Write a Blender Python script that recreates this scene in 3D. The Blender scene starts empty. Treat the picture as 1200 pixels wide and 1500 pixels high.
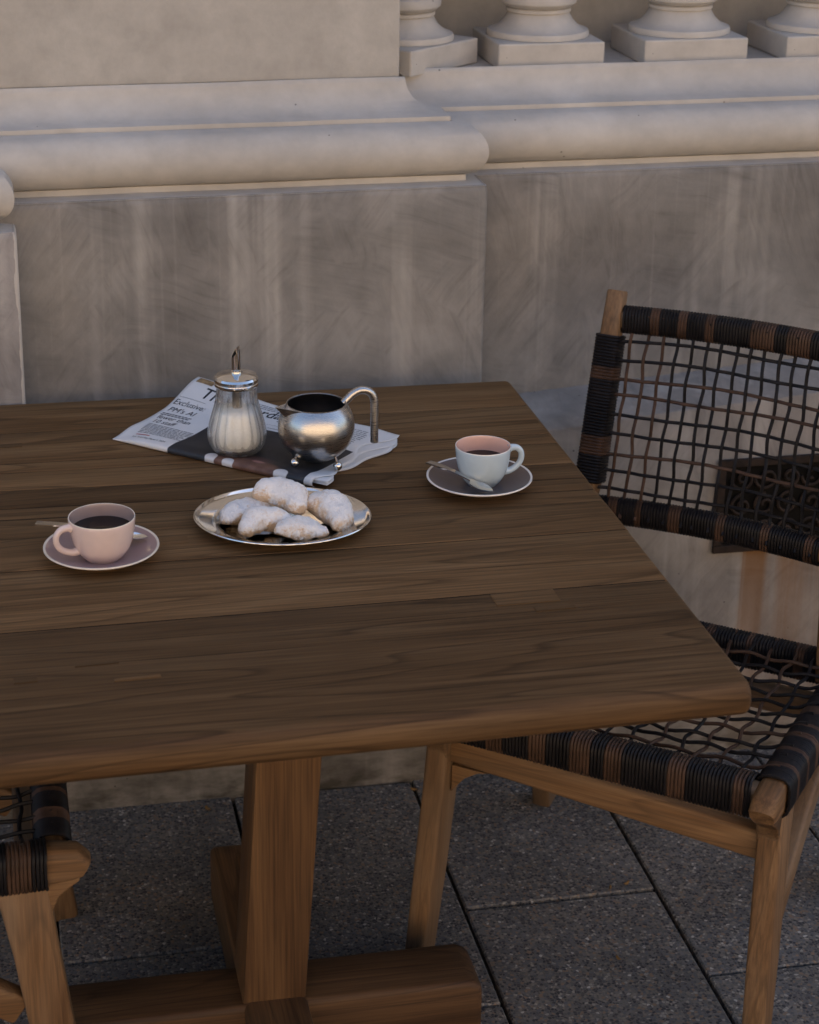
import bpy, bmesh, math, random
from mathutils import Vector, Matrix, noise
R = math.radians
random.seed(7)
scene = bpy.context.scene
COL = scene.collection

# ------------------------------------------------------------------ camera, sky, sun, exposure
cd = bpy.data.cameras.new('camera'); cam = bpy.data.objects.new('camera', cd); COL.objects.link(cam)
cd.sensor_fit = 'VERTICAL'; cd.sensor_height = 36.0; cd.lens = 2836.84 / 1500 * 36
cd.shift_x = 100 / 1500; cd.shift_y = -130 / 1500
cam.matrix_world = Matrix(((0.983628, 0.059378, -0.170146, 0), (-0.180162, 0.345715, -0.920881, 0),
                           (0.004142, 0.936459, 0.350753, 1.78), (0, 0, 0, 1)))
cd.clip_start = 0.05; cd.clip_end = 2000
cd.dof.use_dof = True; cd.dof.focus_distance = 2.66; cd.dof.aperture_fstop = 8.0
scene.camera = cam

SUN_EL, SUN_AZ = 44.0, 24.0            # azimuth measured from +Y (behind the house) towards +X
world = bpy.data.worlds.new('World'); scene.world = world; world.use_nodes = True
nt = world.node_tree; nt.nodes.clear()
wo = nt.nodes.new('ShaderNodeOutputWorld'); bg = nt.nodes.new('ShaderNodeBackground'); sky = nt.nodes.new('ShaderNodeTexSky')
sky.sky_type = 'NISHITA'; sky.sun_disc = False; sky.sun_elevation = R(SUN_EL); sky.sun_rotation = R(SUN_AZ)
sky.air_density = 1.0; sky.dust_density = 3.0; sky.ozone_density = 1.0
bg.inputs['Strength'].default_value = 0.115
nt.links.new(sky.outputs[0], bg.inputs[0]); nt.links.new(bg.outputs[0], wo.inputs[0])
sl = bpy.data.lights.new('sun', 'SUN'); so = bpy.data.objects.new('sun', sl); COL.objects.link(so)
sl.energy = 4.2; sl.angle = R(0.53); sl.color = (1.0, 0.90, 0.76)
sdir = Vector((math.sin(R(SUN_AZ)) * math.cos(R(SUN_EL)), math.cos(R(SUN_AZ)) * math.cos(R(SUN_EL)), math.sin(R(SUN_EL))))
so.rotation_euler = sdir.to_track_quat('Z', 'Y').to_euler(); so.location = sdir * 40
vs = scene.view_settings
vs.view_transform = 'Standard'; vs.look = 'None'; vs.gamma = 1.0; vs.use_curve_mapping = False
vs.exposure = 1.50
cy = scene.cycles
cy.use_denoising = True; cy.max_bounces = 12; cy.diffuse_bounces = 5; cy.glossy_bounces = 6
cy.transmission_bounces = 12; cy.transparent_max_bounces = 12; cy.caustics_reflective = False; cy.caustics_refractive = True
cy.sample_clamp_indirect = 6.0

# ------------------------------------------------------------------ helpers
class MB:
    def __init__(s): s.v = []; s.f = []; s.m = []
    def add(s, vs_, fs, mi=0):
        o = len(s.v); s.v += [tuple(p) for p in vs_]; s.f += [tuple(i + o for i in f) for f in fs]; s.m += [mi] * len(fs)
        return s
    def box(s, x0, x1, y0, y1, z0, z1, mi=0):
        return s.add([(x0, y0, z0), (x1, y0, z0), (x1, y1, z0), (x0, y1, z0), (x0, y0, z1), (x1, y0, z1), (x1, y1, z1), (x0, y1, z1)],
                     [(3, 2, 1, 0), (4, 5, 6, 7), (0, 1, 5, 4), (1, 2, 6, 5), (2, 3, 7, 6), (3, 0, 4, 7)], mi)
    def lathe(s, prof, n=48, c=(0, 0), mi=0, rmod=None, sx=1.0, sy=1.0, mats=None):
        o = len(s.v)
        for (r, z) in prof:
            for k in range(n):
                a = 2 * math.pi * k / n; rr = r * (rmod(a, z) if rmod else 1)
                s.v.append((c[0] + rr * math.cos(a) * sx, c[1] + rr * math.sin(a) * sy, z))
        for i in range(len(prof) - 1):
            for k in range(n):
                k2 = (k + 1) % n
                s.f.append((o + i * n + k, o + i * n + k2, o + (i + 1) * n + k2, o + (i + 1) * n + k)); s.m.append(mats[i] if mats else mi)
        for i, rev in ((0, True), (len(prof) - 1, False)):
            if prof[i][0] < 0.5 and prof[i][0] > 1e-6 and rmod is None or (rmod and prof[i][0] > 1e-6):
                ring = [o + i * n + k for k in range(n)]
                s.f.append(tuple(reversed(ring)) if rev else tuple(ring)); s.m.append((mats[min(i, len(mats) - 1)]) if mats else mi)
        return s
    def tube(s, pts, r, n=8, closed=False, mi=0, caps=True, flat=1.0):
        pts = [Vector(p) for p in pts]; m = len(pts); o = len(s.v); prev = None
        for i, p in enumerate(pts):
            a = pts[(i - 1) % m] if (closed or i > 0) else p; b = pts[(i + 1) % m] if (closed or i < m - 1) else p
            t = (b - a).normalized()
            if prev is None:
                ref = Vector((0, 0, 1)) if abs(t.z) < .9 else Vector((1, 0, 0)); e1 = t.cross(ref).normalized()
            else:
                e1 = (prev - t * prev.dot(t)).normalized()
            prev = e1; e2 = t.cross(e1)
            rr = r[i] if isinstance(r, (list, tuple)) else r
            for k in range(n):
                q = 2 * math.pi * k / n
                s.v.append(tuple(p + e1 * math.cos(q) * rr + e2 * math.sin(q) * rr * flat))
        for i in range(m if closed else m - 1):
            j = (i + 1) % m
            for k in range(n):
                k2 = (k + 1) % n
                s.f.append((o + i * n + k, o + j * n + k, o + j * n + k2, o + i * n + k2)); s.m.append(mi)
        if caps and not closed:
            s.f.append(tuple(o + k for k in range(n))); s.f.append(tuple(o + (m - 1) * n + k for k in reversed(range(n)))); s.m += [mi, mi]
        return s
    def loft(s, rings, mi=0, caps=True, closed=False):
        o = len(s.v); n = len(rings[0])
        for rg in rings: s.v += [tuple(p) for p in rg]
        m = len(rings)
        for i in range(m if closed else m - 1):
            j = (i + 1) % m
            for k in range(n):
                k2 = (k + 1) % n
                s.f.append((o + i * n + k, o + i * n + k2, o + j * n + k2, o + j * n + k)); s.m.append(mi)
        if caps and not closed:
            s.f.append(tuple(o + k for k in reversed(range(n)))); s.f.append(tuple(o + (m - 1) * n + k for k in range(n))); s.m += [mi, mi]
        return s
    def sheet(s, rows, mi=0):
        o = len(s.v); n = len(rows[0])
        for r_ in rows: s.v += [tuple(p) for p in r_]
        for i in range(len(rows) - 1):
            for k in range(n - 1):
                s.f.append((o + i * n + k, o + i * n + k + 1, o + (i + 1) * n + k + 1, o + (i + 1) * n + k)); s.m.append(mi)
        return s
    def mesh(s, name, mats, smooth=False, bevel=0.0, angle=35, seg=2):
        me = bpy.data.meshes.new(name); me.from_pydata(s.v, [], s.f)
        mats = mats if isinstance(mats, (list, tuple)) else [mats]
        for m in mats: me.materials.append(m)
        if len(mats) > 1: me.polygons.foreach_set('material_index', s.m)
        bm = bmesh.new(); bm.from_mesh(me)
        bmesh.ops.recalc_face_normals(bm, faces=bm.faces)
        if bevel:
            es = [e for e in bm.edges if len(e.link_faces) == 2 and e.calc_face_angle(0) > R(angle)]
            bmesh.ops.bevel(bm, geom=es, offset=bevel, segments=seg, profile=0.5, affect='EDGES', clamp_overlap=True)
        if smooth:
            for f in bm.faces: f.smooth = True
            for e in bm.edges:
                if len(e.link_faces) == 2 and e.calc_face_angle(0) > R(smooth if smooth is not True else 40): e.smooth = False
        bm.to_mesh(me); bm.free(); return me
    def build(s, name, mats, parent=None, loc=(0, 0, 0), rot=(0, 0, 0), **kw):
        return obj(name, s.mesh(name, mats, **kw), parent, loc, rot)

def obj(name, me, parent=None, loc=(0, 0, 0), rot=(0, 0, 0)):
    o = bpy.data.objects.new(name, me); COL.objects.link(o); o.location = loc; o.rotation_euler = rot
    if parent: o.parent = parent
    return o
def tag(o, label=None, cat=None, group=None, kind=None):
    for k, v in (('label', label), ('category', cat), ('group', group), ('kind', kind)):
        if v: o[k] = v
    return o
def thing(name, label, cat, loc=(0, 0, 0), rz=0.0, group=None):
    o = bpy.data.objects.new(name, None); COL.objects.link(o); o.location = loc; o.rotation_euler = (0, 0, rz); o.empty_display_size = .05
    return tag(o, label, cat, group)
def smooth01(x): x = max(0., min(1., x)); return x * x * (3 - 2 * x)
def rrect(w, h, r, n=4):
    """rounded rectangle outline centred on 0"""
    out = []
    for cx, cy_, a0 in ((w / 2 - r, h / 2 - r, 0), (-w / 2 + r, h / 2 - r, 90), (-w / 2 + r, -h / 2 + r, 180), (w / 2 - r, -h / 2 + r, 270)):
        for k in range(n + 1):
            a = R(a0 + 90 * k / n); out.append((cx + r * math.cos(a), cy_ + r * math.sin(a)))
    return out
def member(pts, w, h, side, r=.006, n=3):
    """square timber swept along pts; side = direction of width"""
    rings = []; sd = Vector(side).normalized(); pts = [Vector(p) for p in pts]
    for i, p in enumerate(pts):
        t = (pts[min(i + 1, len(pts) - 1)] - pts[max(i - 1, 0)]).normalized()
        e1 = (sd - t * sd.dot(t)).normalized(); e2 = t.cross(e1)
        ww = w[i] if isinstance(w, (list, tuple)) else w; hh = h[i] if isinstance(h, (list, tuple)) else h
        rings.append([p + e1 * a + e2 * b for a, b in rrect(ww, hh, min(r, ww * .45, hh * .45), n)])
    # eased ends
    def ease(rg, q, d):
        c = sum((Vector(x) for x in rg), Vector()) / len(rg)
        return [Vector(x) + (c - Vector(x)) * q + d for x in rg]
    t0 = (pts[1] - pts[0]).normalized(); t1 = (pts[-1] - pts[-2]).normalized()
    rings = [ease(rings[0], .10, -t0 * .003)] + rings + [ease(rings[-1], .10, t1 * .003)]
    return MB().loft(rings)

# ------------------------------------------------------------------ materials
def new_mat(name):
    m = bpy.data.materials.new(name); m.use_nodes = True; t = m.node_tree; b = t.nodes['Principled BSDF']
    return m, t, b
def N(t, typ, **kw):
    n = t.nodes.new(typ)
    for k, v in kw.items():
        if k in n.inputs: n.inputs[k].default_value = v
        else: setattr(n, k, v)
    return n
def ramp(t, fac, stops, interp='LINEAR'):
    n = t.nodes.new('ShaderNodeValToRGB'); n.color_ramp.interpolation = interp; cr = n.color_ramp
    while len(cr.elements) < len(stops): cr.elements.new(0.5)
    for e, (p, c) in zip(cr.elements, stops): e.position = p; e.color = (*c, 1) if len(c) == 3 else c
    t.links.new(fac, n.inputs[0]); return n.outputs[0]
def mix(t, fac, a, b, typ='MIX'):
    n = t.nodes.new('ShaderNodeMix'); n.data_type = 'RGBA'; n.blend_type = typ
    for v, s_ in ((fac, n.inputs[0]), (a, n.inputs[6]), (b, n.inputs[7])):
        if hasattr(v, 'links'): t.links.new(v, s_)
        else: s_.default_value = v if isinstance(v, (int, float)) else (*v, 1)
    return n.outputs[2]
def math_(t, op, a, b=None, c=None, clamp=False):
    n = t.nodes.new('ShaderNodeMath'); n.operation = op; n.use_clamp = clamp
    for v, s_ in ((a, n.inputs[0]), (b, n.inputs[1]), (c, n.inputs[2])):
        if v is None: continue
        if hasattr(v, 'links'): t.links.new(v, s_)
        else: s_.default_value = v
    return n.outputs[0]
def coords(t, rand=True, scale=(1, 1, 1), rot=(0, 0, 0)):
    tc = t.nodes.new('ShaderNodeTexCoord'); out = tc.outputs['Object']
    if rand:
        oi = t.nodes.new('ShaderNodeObjectInfo'); w = N(t, 'ShaderNodeMath', operation='MULTIPLY'); t.links.new(oi.outputs['Random'], w.inputs[0]); w.inputs[1].default_value = 37.0
        cb = t.nodes.new('ShaderNodeCombineXYZ')
        for i in range(3): t.links.new(w.outputs[0], cb.inputs[i])
        ad = N(t, 'ShaderNodeVectorMath', operation='ADD'); t.links.new(out, ad.inputs[0]); t.links.new(cb.outputs[0], ad.inputs[1]); out = ad.outputs[0]
    mp = t.nodes.new('ShaderNodeMapping'); mp.inputs['Scale'].default_value = scale; mp.inputs['Rotation'].default_value = rot
    t.links.new(out, mp.inputs[0]); return mp.outputs[0]
def noise_(t, vec, scale, detail=4, rough=.55, dist=0.0, out='Fac'):
    n = N(t, 'ShaderNodeTexNoise'); n.inputs['Scale'].default_value = scale; n.inputs['Detail'].default_value = detail
    n.inputs['Roughness'].default_value = rough; n.inputs['Distortion'].default_value = dist; t.links.new(vec, n.inputs['Vector']); return n.outputs[out]
def bump(t, b, h, strength, dist=.002):
    n = t.nodes.new('ShaderNodeBump'); n.inputs['Strength'].default_value = strength; n.inputs['Distance'].default_value = dist
    t.links.new(h, n.inputs['Height']); t.links.new(n.outputs[0], b.inputs['Normal'])

def wood(name, dark, mid, light, axis='X', rough=.5, line=.75, grey=None, spec=.5, along=.28):
    m, t, b = new_mat(name)
    st = {'X': (1.1, 9, 9), 'Y': (9, 1.1, 9), 'Z': (9, 9, 1.1)}[axis]
    st2 = {'X': (6, 260, 260), 'Y': (260, 6, 260), 'Z': (260, 260, 6)}[axis]
    st3 = {'X': (along, 3.2, 3.2), 'Y': (3.2, along, 3.2), 'Z': (3.2, 3.2, along)}[axis]
    v = coords(t, True, st); v2 = coords(t, True, st2); v3 = coords(t, True, st3)
    big = noise_(t, v, 2.2, 3, .5, .6)
    rings = math_(t, 'FRACT', math_(t, 'MULTIPLY', noise_(t, v3, 2.6, 2.0, .4, .12), 15.0))
    ln = ramp(t, rings, [(0, (0, 0, 0)), (.80, (.25, .25, .25)), (.93, (1, 1, 1)), (1, (0, 0, 0))])
    fib = noise_(t, v2, 1.0, 3, .6)
    col = ramp(t, big, [(.25, dark), (.5, mid), (.78, light)])
    col = mix(t, math_(t, 'MULTIPLY', ln, line), col, tuple(c * .42 for c in dark))
    fc = ramp(t, fib, [(.3, (.62, .62, .62)), (.7, (1.18, 1.18, 1.18))])
    col = mix(t, 1.0, col, fc, 'MULTIPLY')
    # dark pores and streaks
    str_ = noise_(t, coords(t, True, tuple(c * .30 for c in st2)), 1.0, 2, .5)
    col = mix(t, ramp(t, str_, [(.62, (0, 0, 0)), (.74, (.4, .4, .4))]), col, tuple(c * .45 for c in dark))
    oi = t.nodes.new('ShaderNodeObjectInfo')
    tone = ramp(t, oi.outputs['Random'], [(0, (.68, .66, .64)), (.5, (1, 1, 1)), (1, (1.30, 1.27, 1.22))])
    col = mix(t, 1.0, col, tone, 'MULTIPLY')
    if grey:
        gm = noise_(t, v, .9, 4, .6)
        col = mix(t, ramp(t, gm, [(.42, (0, 0, 0)), (.68, (.65, .65, .65))]), col, grey)
    t.links.new(col, b.inputs['Base Color'])
    rr = ramp(t, big, [(.2, (rough - .06,) * 3), (.8, (rough + .10,) * 3)]); t.links.new(rr, b.inputs['Roughness'])
    b.inputs['Specular IOR Level'].default_value = spec
    h = math_(t, 'ADD', math_(t, 'MULTIPLY', fib, .6), math_(t, 'MULTIPLY', ln, -.5))
    bump(t, b, h, .35, .0006)
    return m

def plaster(name, base, dark, streak=None, scale=1.0, rough=.85, vert=True, bumps=.35, specks=True):
    m, t, b = new_mat(name)
    v = coords(t, False)
    n1 = noise_(t, v, 3.5 * scale, 6, .62, .4); n2 = noise_(t, v, 22 * scale, 5, .6)
    col = ramp(t, n1, [(.30, dark), (.66, base)])
    col = mix(t, .5, col, mix(t, 1.0, col, ramp(t, n2, [(.3, (.78,) * 3), (.7, (1.12,) * 3)]), 'MULTIPLY'))
    if streak:
        vs2 = coords(t, False, (17, 17, .35)); n3 = noise_(t, vs2, 1.0, 3, .6, .15)
        vs3 = coords(t, False, (70, 70, 1.2)); n4 = noise_(t, vs3, 1.0, 2, .6, .1)
        msk = math_(t, 'MULTIPLY', ramp(t, n3, [(.52, (0, 0, 0)), (.70, (1, 1, 1))]), ramp(t, noise_(t, v, 4, 3), [(.3, (.3,) * 3), (.65, (1, 1, 1))]))
        col = mix(t, math_(t, 'MULTIPLY', msk, .80), col, streak)
        col = mix(t, math_(t, 'MULTIPLY', ramp(t, n4, [(.58, (0, 0, 0)), (.70, (1, 1, 1))]), .14), col, streak)
        # brushed, scrubbed render: swirling trowel marks
        wv = noise_(t, v, 4.0, 3, .5, 0, 'Color')
        ad = N(t, 'ShaderNodeVectorMath', operation='MULTIPLY_ADD'); t.links.new(wv, ad.inputs[0]); ad.inputs[1].default_value = (.07, .07, .07); t.links.new(v, ad.inputs[2])
        dirs = []
        for ang_, sc_ in ((14, (5, 5, 90)), (-52, (7, 7, 80)), (72, (6, 6, 75))):
            mp = t.nodes.new('ShaderNodeMapping'); mp.vector_type = 'TEXTURE'; mp.inputs['Rotation'].default_value = (0, R(ang_), 0); t.links.new(ad.outputs[0], mp.inputs[0])
            m2 = t.nodes.new('ShaderNodeMapping'); m2.inputs['Scale'].default_value = sc_; t.links.new(mp.outputs[0], m2.inputs[0])
            dirs.append(noise_(t, m2.outputs[0], 1.0, 4, .65))
        pm = noise_(t, v, 5.5, 3, .55, .5); pm2 = noise_(t, coords(t, False, (1, 1, 1), (0, 0, 1.3)), 6.5, 3, .55, .5)
        d01 = mix(t, ramp(t, pm, [(.47, (0, 0, 0)), (.52, (1, 1, 1))]), dirs[0], dirs[1])
        n5 = mix(t, ramp(t, pm2, [(.52, (0, 0, 0)), (.56, (1, 1, 1))]), d01, dirs[2])
        col = mix(t, 1.0, col, ramp(t, n5, [(.30, (.85, .845, .84)), (.46, (1, 1, 1)), (.72, (1.12, 1.115, 1.10))]), 'MULTIPLY')
        col = mix(t, 1.0, col, ramp(t, pm, [(.40, (.86,) * 3), (.50, (1.0,) * 3), (.62, (1.12, 1.11, 1.10))]), 'MULTIPLY')
        hh = n5
    else:
        hh = n2
    if specks:
        vo = N(t, 'ShaderNodeTexVoronoi', feature='F1'); vo.inputs['Scale'].default_value = 26; t.links.new(v, vo.inputs['Vector'])
        sp = math_(t, 'LESS_THAN', vo.outputs['Distance'], .045)
        col = mix(t, math_(t, 'MULTIPLY', sp, .7), col, tuple(c * .25 for c in dark))
    t.links.new(col, b.inputs['Base Color']); b.inputs['Roughness'].default_value = rough; b.inputs['Specular IOR Level'].default_value = .25
    h = math_(t, 'ADD', math_(t, 'MULTIPLY', hh, .5), noise_(t, v, 140, 3, .6)); bump(t, b, h, bumps, .0012)
    return m, t, b, col

def simple(name, c, rough=.5, metal=0., spec=.5, nscale=0, namp=.1, bumpv=0):
    m, t, b = new_mat(name); b.inputs['Base Color'].default_value = (*c, 1); b.inputs['Roughness'].default_value = rough
    b.inputs['Metallic'].default_value = metal; b.inputs['Specular IOR Level'].default_value = spec
    if nscale:
        n = noise_(t, coords(t, True), nscale, 4, .6)
        col = ramp(t, n, [(.3, tuple(x * (1 - namp) for x in c)), (.7, tuple(min(1, x * (1 + namp)) for x in c))]); t.links.new(col, b.inputs['Base Color'])
        if bumpv: bump(t, b, n, bumpv, .001)
    return m

M = {}
M['table'] = wood('teak_table_top', (.105, .055, .023), (.160, .088, .038), (.215, .127, .060), 'X', .55, .60, None, .14)
M['tableZ'] = wood('teak_table_post', (.062, .028, .010), (.112, .055, .021), (.165, .087, .036), 'Z', .6, .35, None, .3, .12)  # post tone lowered to carry the shade below the table top
M['tableY'] = wood('teak_table_foot', (.050, .023, .009), (.092, .045, .018), (.145, .075, .031), 'Y', .6, .5, None, .3)  # both foot tones also take the under-table shade into the colour
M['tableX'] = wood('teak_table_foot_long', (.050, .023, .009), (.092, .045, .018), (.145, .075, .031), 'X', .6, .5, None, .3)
M['inlay'] = wood('teak_inlay', (.105, .057, .025), (.125, .070, .031), (.15, .086, .040), 'X', .55, .2, None, .14)
M['chairZ'] = wood('teak_chair_upright', (.095, .046, .018), (.165, .088, .038), (.235, .136, .066), 'Z', .6, .4, (.22, .150, .093), .3, .16)
M['chairX'] = wood('teak_chair_rail', (.095, .046, .018), (.165, .088, .038), (.235, .136, .066), 'X', .6, .4, (.22, .150, .093), .3, .16)
M['chairY'] = wood('teak_chair_side', (.095, .046, .018), (.165, .088, .038), (.235, .136, .066), 'Y', .6, .4, (.22, .150, .093), .3, .2)
M['cord_black'] = simple('black_rattan_cord', (.009, .0075, .008), .5, 0, .18, 30, .5)
M['cord_brown'] = simple('brown_rattan_cord', (.056, .031, .020), .5, 0, .18, 30, .45)
M['wall'], _t, _b, _c = plaster('grey_cement_render', (.265, .249, .230), (.170, .157, .145), (.40, .375, .342), specks=False)
M['wall_r'], _t, _b, _c = plaster('pale_cement_render', (.40, .365, .33), (.285, .255, .232), (.52, .475, .42))
M['trim'], _t, _b, _c = plaster('painted_stucco', (.53, .495, .450), (.43, .398, .360), None, 1.0, .8, bumps=.2)
M['die'], _t, _b, _c = plaster('painted_stucco_panel', (.47, .440, .397), (.385, .358, .322), None, 1.4, .85, bumps=.3, specks=False)

def plinth_mat():
    m, t, b, col = plaster('plinth_render', (.31, .280, .250), (.185, .163, .145), (.39, .355, .315))
    tc = t.nodes.new('ShaderNodeTexCoord'); sp = t.nodes.new('ShaderNodeSeparateXYZ'); t.links.new(tc.outputs['Object'], sp.inputs[0])
    x, z = sp.outputs[0], sp.outputs[2]
    # rust run below the iron vent
    n = noise_(t, coords(t, False, (30, 30, 1.5)), 1.0, 4, .6)
    side = math_(t, 'MULTIPLY', math_(t, 'GREATER_THAN', x, 1.245), math_(t, 'LESS_THAN', x, 1.60))
    below = ramp(t, z, [(0.0, (.15,) * 3), (.385, (.8,) * 3), (.40, (1, 1, 1)), (.41, (0, 0, 0))])
    msk = math_(t, 'MULTIPLY', math_(t, 'MULTIPLY', side, below), ramp(t, n, [(.38, (.12,) * 3), (.66, (1, 1, 1))]))
    core = math_(t, 'MULTIPLY', ramp(t, math_(t, 'ABSOLUTE', math_(t, 'SUBTRACT', x, 1.268)), [(.016, (1, 1, 1)), (.028, (0, 0, 0))]), below)
    msk = math_(t, 'MAXIMUM', math_(t, 'MULTIPLY', msk, .75), math_(t, 'MULTIPLY', core, .95))
    col = mix(t, msk, col, (.20, .085, .018))
    # soil splash along the foot of the wall
    n2 = noise_(t, coords(t, False, (9, 9, 22)), 1.0, 4, .65)
    foot = math_(t, 'MULTIPLY', ramp(t, z, [(0, (1, 1, 1)), (.055, (.55,) * 3), (.12, (0, 0, 0))]), ramp(t, n2, [(.35, (0, 0, 0)), (.6, (1, 1, 1))]))
    col = mix(t, math_(t, 'MULTIPLY', foot, .9), col, (.045, .038, .026))
    t.links.new(col, b.inputs['Base Color']); return m
M['plinth'] = plinth_mat()

def pier_mat():
    m, t, b, col = plaster('pier_render', (.33, .305, .29), (.235, .215, .205), (.44, .41, .38))
    tc = t.nodes.new('ShaderNodeTexCoord'); sp = t.nodes.new('ShaderNodeSeparateXYZ'); t.links.new(tc.outputs['Object'], sp.inputs[0])
    n = noise_(t, coords(t, False, (60, 60, 16)), 1.0, 3, .6)
    edge = math_(t, 'GREATER_THAN', math_(t, 'ADD', sp.outputs[0], math_(t, 'MULTIPLY', n, .016)), .0355)
    col = mix(t, math_(t, 'MULTIPLY', edge, .6), col, (.60, .55, .48))
    t.links.new(col, b.inputs['Base Color']); return m
M['pier'] = pier_mat()

def slab_mat():
    m, t, b = new_mat('exposed_aggregate_slab')
    v = coords(t, True)
    vo = N(t, 'ShaderNodeTexVoronoi', feature='F1'); vo.inputs['Scale'].default_value = 205; vo.inputs['Randomness'].default_value = 1; t.links.new(v, vo.inputs['Vector'])
    sp = t.nodes.new('ShaderNodeSeparateColor'); t.links.new(vo.outputs['Color'], sp.inputs[0])
    pal = ramp(t, sp.outputs[0], [(0, (.030, .031, .036)), (.26, (.072, .074, .080)), (.44, (.125, .120, .116)), (.58, (.17, .152, .128)), (.70, (.19, .130, .088)), (.78, (.092, .094, .105)), (.90, (.24, .225, .20)), (.985, (.38, .36, .33))], 'CONSTANT')
    ve = N(t, 'ShaderNodeTexVoronoi', feature='DISTANCE_TO_EDGE'); ve.inputs['Scale'].default_value = 205; t.links.new(v, ve.inputs['Vector'])
    em = ramp(t, ve.outputs['Distance'], [(.03, (1, 1, 1)), (.14, (0, 0, 0))])
    col = mix(t, em, pal, (.115, .105, .094))
    big = noise_(t, v, 7, 5, .6)
    col = mix(t, 1.0, col, ramp(t, big, [(.3, (.98, .95, .91)), (.7, (1.60, 1.54, 1.46))]), 'MULTIPLY')
    dst = noise_(t, v, 30, 4, .65)
    col = mix(t, math_(t, 'MULTIPLY', ramp(t, dst, [(.45, (0, 0, 0)), (.75, (1, 1, 1))]), .35), col, (.15, .135, .115))
    t.links.new(col, b.inputs['Base Color']); b.inputs['Roughness'].default_value = .62; b.inputs['Specular IOR Level'].default_value = .35
    bump(t, b, math_(t, 'ADD', ve.outputs['Distance'], math_(t, 'MULTIPLY', sp.outputs[1], .35)), .55, .0022)
    return m
M['slab'] = slab_mat()
M['joint'] = simple('dark_joint_soil', (.022, .019, .015), .95, 0, .1, 60, .6, .6)
M['road'] = simple('sunlit_street_paving', (.30, .26, .215), .9, 0, .2, 2, .15)
M['opp'] = simple('opposite_house_render', (.60, .49, .37), .9, 0, .2, 1.2, .12)
M['opp_win'] = simple('opposite_window_glass', (.05, .06, .07), .1, 0, .6)
M['iron'] = simple('rusty_cast_iron', (.026, .016, .011), .8, .1, .3, 45, .55, .5)
M['iron_dark'] = simple('dark_vent_recess', (.008, .007, .006), .9, 0, .1, 20, .2)
M['steel'] = simple('polished_steel', (.78, .76, .73), .10, 1.0, .5, 18, .04)
def brushed(name, c, r):
    m, t, b = new_mat(name); b.inputs['Metallic'].default_value = 1
    n = noise_(t, coords(t, False, (60, 60, 2600)), 1.0, 2, .5)
    t.links.new(ramp(t, n, [(.3, tuple(x * .94 for x in c)), (.7, c)]), b.inputs['Base Color'])
    t.links.new(ramp(t, n, [(.3, (r,) * 3), (.7, (r + .10,) * 3)]), b.inputs['Roughness']); return m
M['brushed'] = brushed('brushed_steel', (.56, .53, .50), .24)
M['jug_in'] = simple('dull_steel_inside', (.20, .18, .17), .38, 1.0, .5, 30, .2)
def ceramic(name, c, r=.13):
    m, t, b = new_mat(name)
    n = noise_(t, coords(t, True), 28, 4, .6)
    t.links.new(ramp(t, n, [(.3, tuple(x * .94 for x in c)), (.7, tuple(min(1, x * 1.04) for x in c))]), b.inputs['Base Color'])
    b.inputs['Roughness'].default_value = r; b.inputs['Coat Weight'].default_value = .35; b.inputs['Coat Roughness'].default_value = .08; return m
M['pink'] = ceramic('pale_pink_glaze', (.70, .55, .50)); M['taupe_in'] = ceramic('taupe_glaze', (.36, .265, .235))
M['mauve'] = ceramic('mauve_glaze', (.36, .245, .24), .4); M['cream'] = ceramic('cream_rim_glaze', (.80, .71, .60))
M['blue'] = ceramic('pale_blue_glaze', (.50, .60, .67)); M['peach'] = ceramic('peach_glaze', (.80, .49, .385))
M['cocoa'] = ceramic('cocoa_glaze', (.125, .092, .085), .4); M['white'] = ceramic('white_rim_glaze', (.82, .76, .70))
M['coffee'] = simple('black_coffee', (.006, .0025, .0012), .05, 0, .22, 9, .3)
def glass():
    m, t, b = new_mat('clear_jar_glass'); b.inputs['Base Color'].default_value = (.97, .985, .98, 1); b.inputs['Roughness'].default_value = .01
    b.inputs['IOR'].default_value = 1.45; b.inputs['Transmission Weight'].default_value = 1
    n = noise_(t, coords(t, False), 60, 2); bump(t, b, n, .05, .0005)
    tr = t.nodes.new('ShaderNodeBsdfTransparent'); tr.inputs[0].default_value = (.985, .99, .99, 1)
    mx = t.nodes.new('ShaderNodeMixShader'); mx.inputs[0].default_value = .38
    t.links.new(b.outputs[0], mx.inputs[1]); t.links.new(tr.outputs[0], mx.inputs[2])
    t.links.new(mx.outputs[0], t.nodes['Material Output'].inputs['Surface']); return m
M['glass'] = glass()
M['sugar'] = simple('white_sugar', (.93, .91, .87), .8, 0, .3, 420, .06, .4)
def cookie_mat():
    m, t, b = new_mat('sugar_dusted_biscuit'); v = coords(t, True)
    n = noise_(t, v, 55, 6, .72, .3); n2 = noise_(t, v, 360, 3, .75)
    dust = math_(t, 'ADD', math_(t, 'MULTIPLY', n, .75), math_(t, 'MULTIPLY', n2, .30))
    geo = t.nodes.new('ShaderNodeNewGeometry')
    sp = t.nodes.new('ShaderNodeSeparateXYZ'); t.links.new(geo.outputs['Normal'], sp.inputs[0])
    dust = math_(t, 'ADD', dust, math_(t, 'MULTIPLY', math_(t, 'SUBTRACT', sp.outputs[2], .35), .16))
    col = mix(t, ramp(t, dust, [(.43, (.18,) * 3), (.50, (.75,) * 3), (.58, (1, 1, 1))]), mix(t, n2, (.62, .38, .19), (.78, .56, .34)), (.90, .87, .85))
    t.links.new(col, b.inputs['Base Color']); b.inputs['Roughness'].default_value = .95; b.inputs['Specular IOR Level'].default_value = .1
    bump(t, b, math_(t, 'ADD', n, math_(t, 'MULTIPLY', n2, .9)), 1.0, .0030); return m
M['cookie'] = cookie_mat()
M['paper'] = simple('newsprint', (.70, .69, .68), .85, 0, .2, 14, .05, .15)
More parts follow.
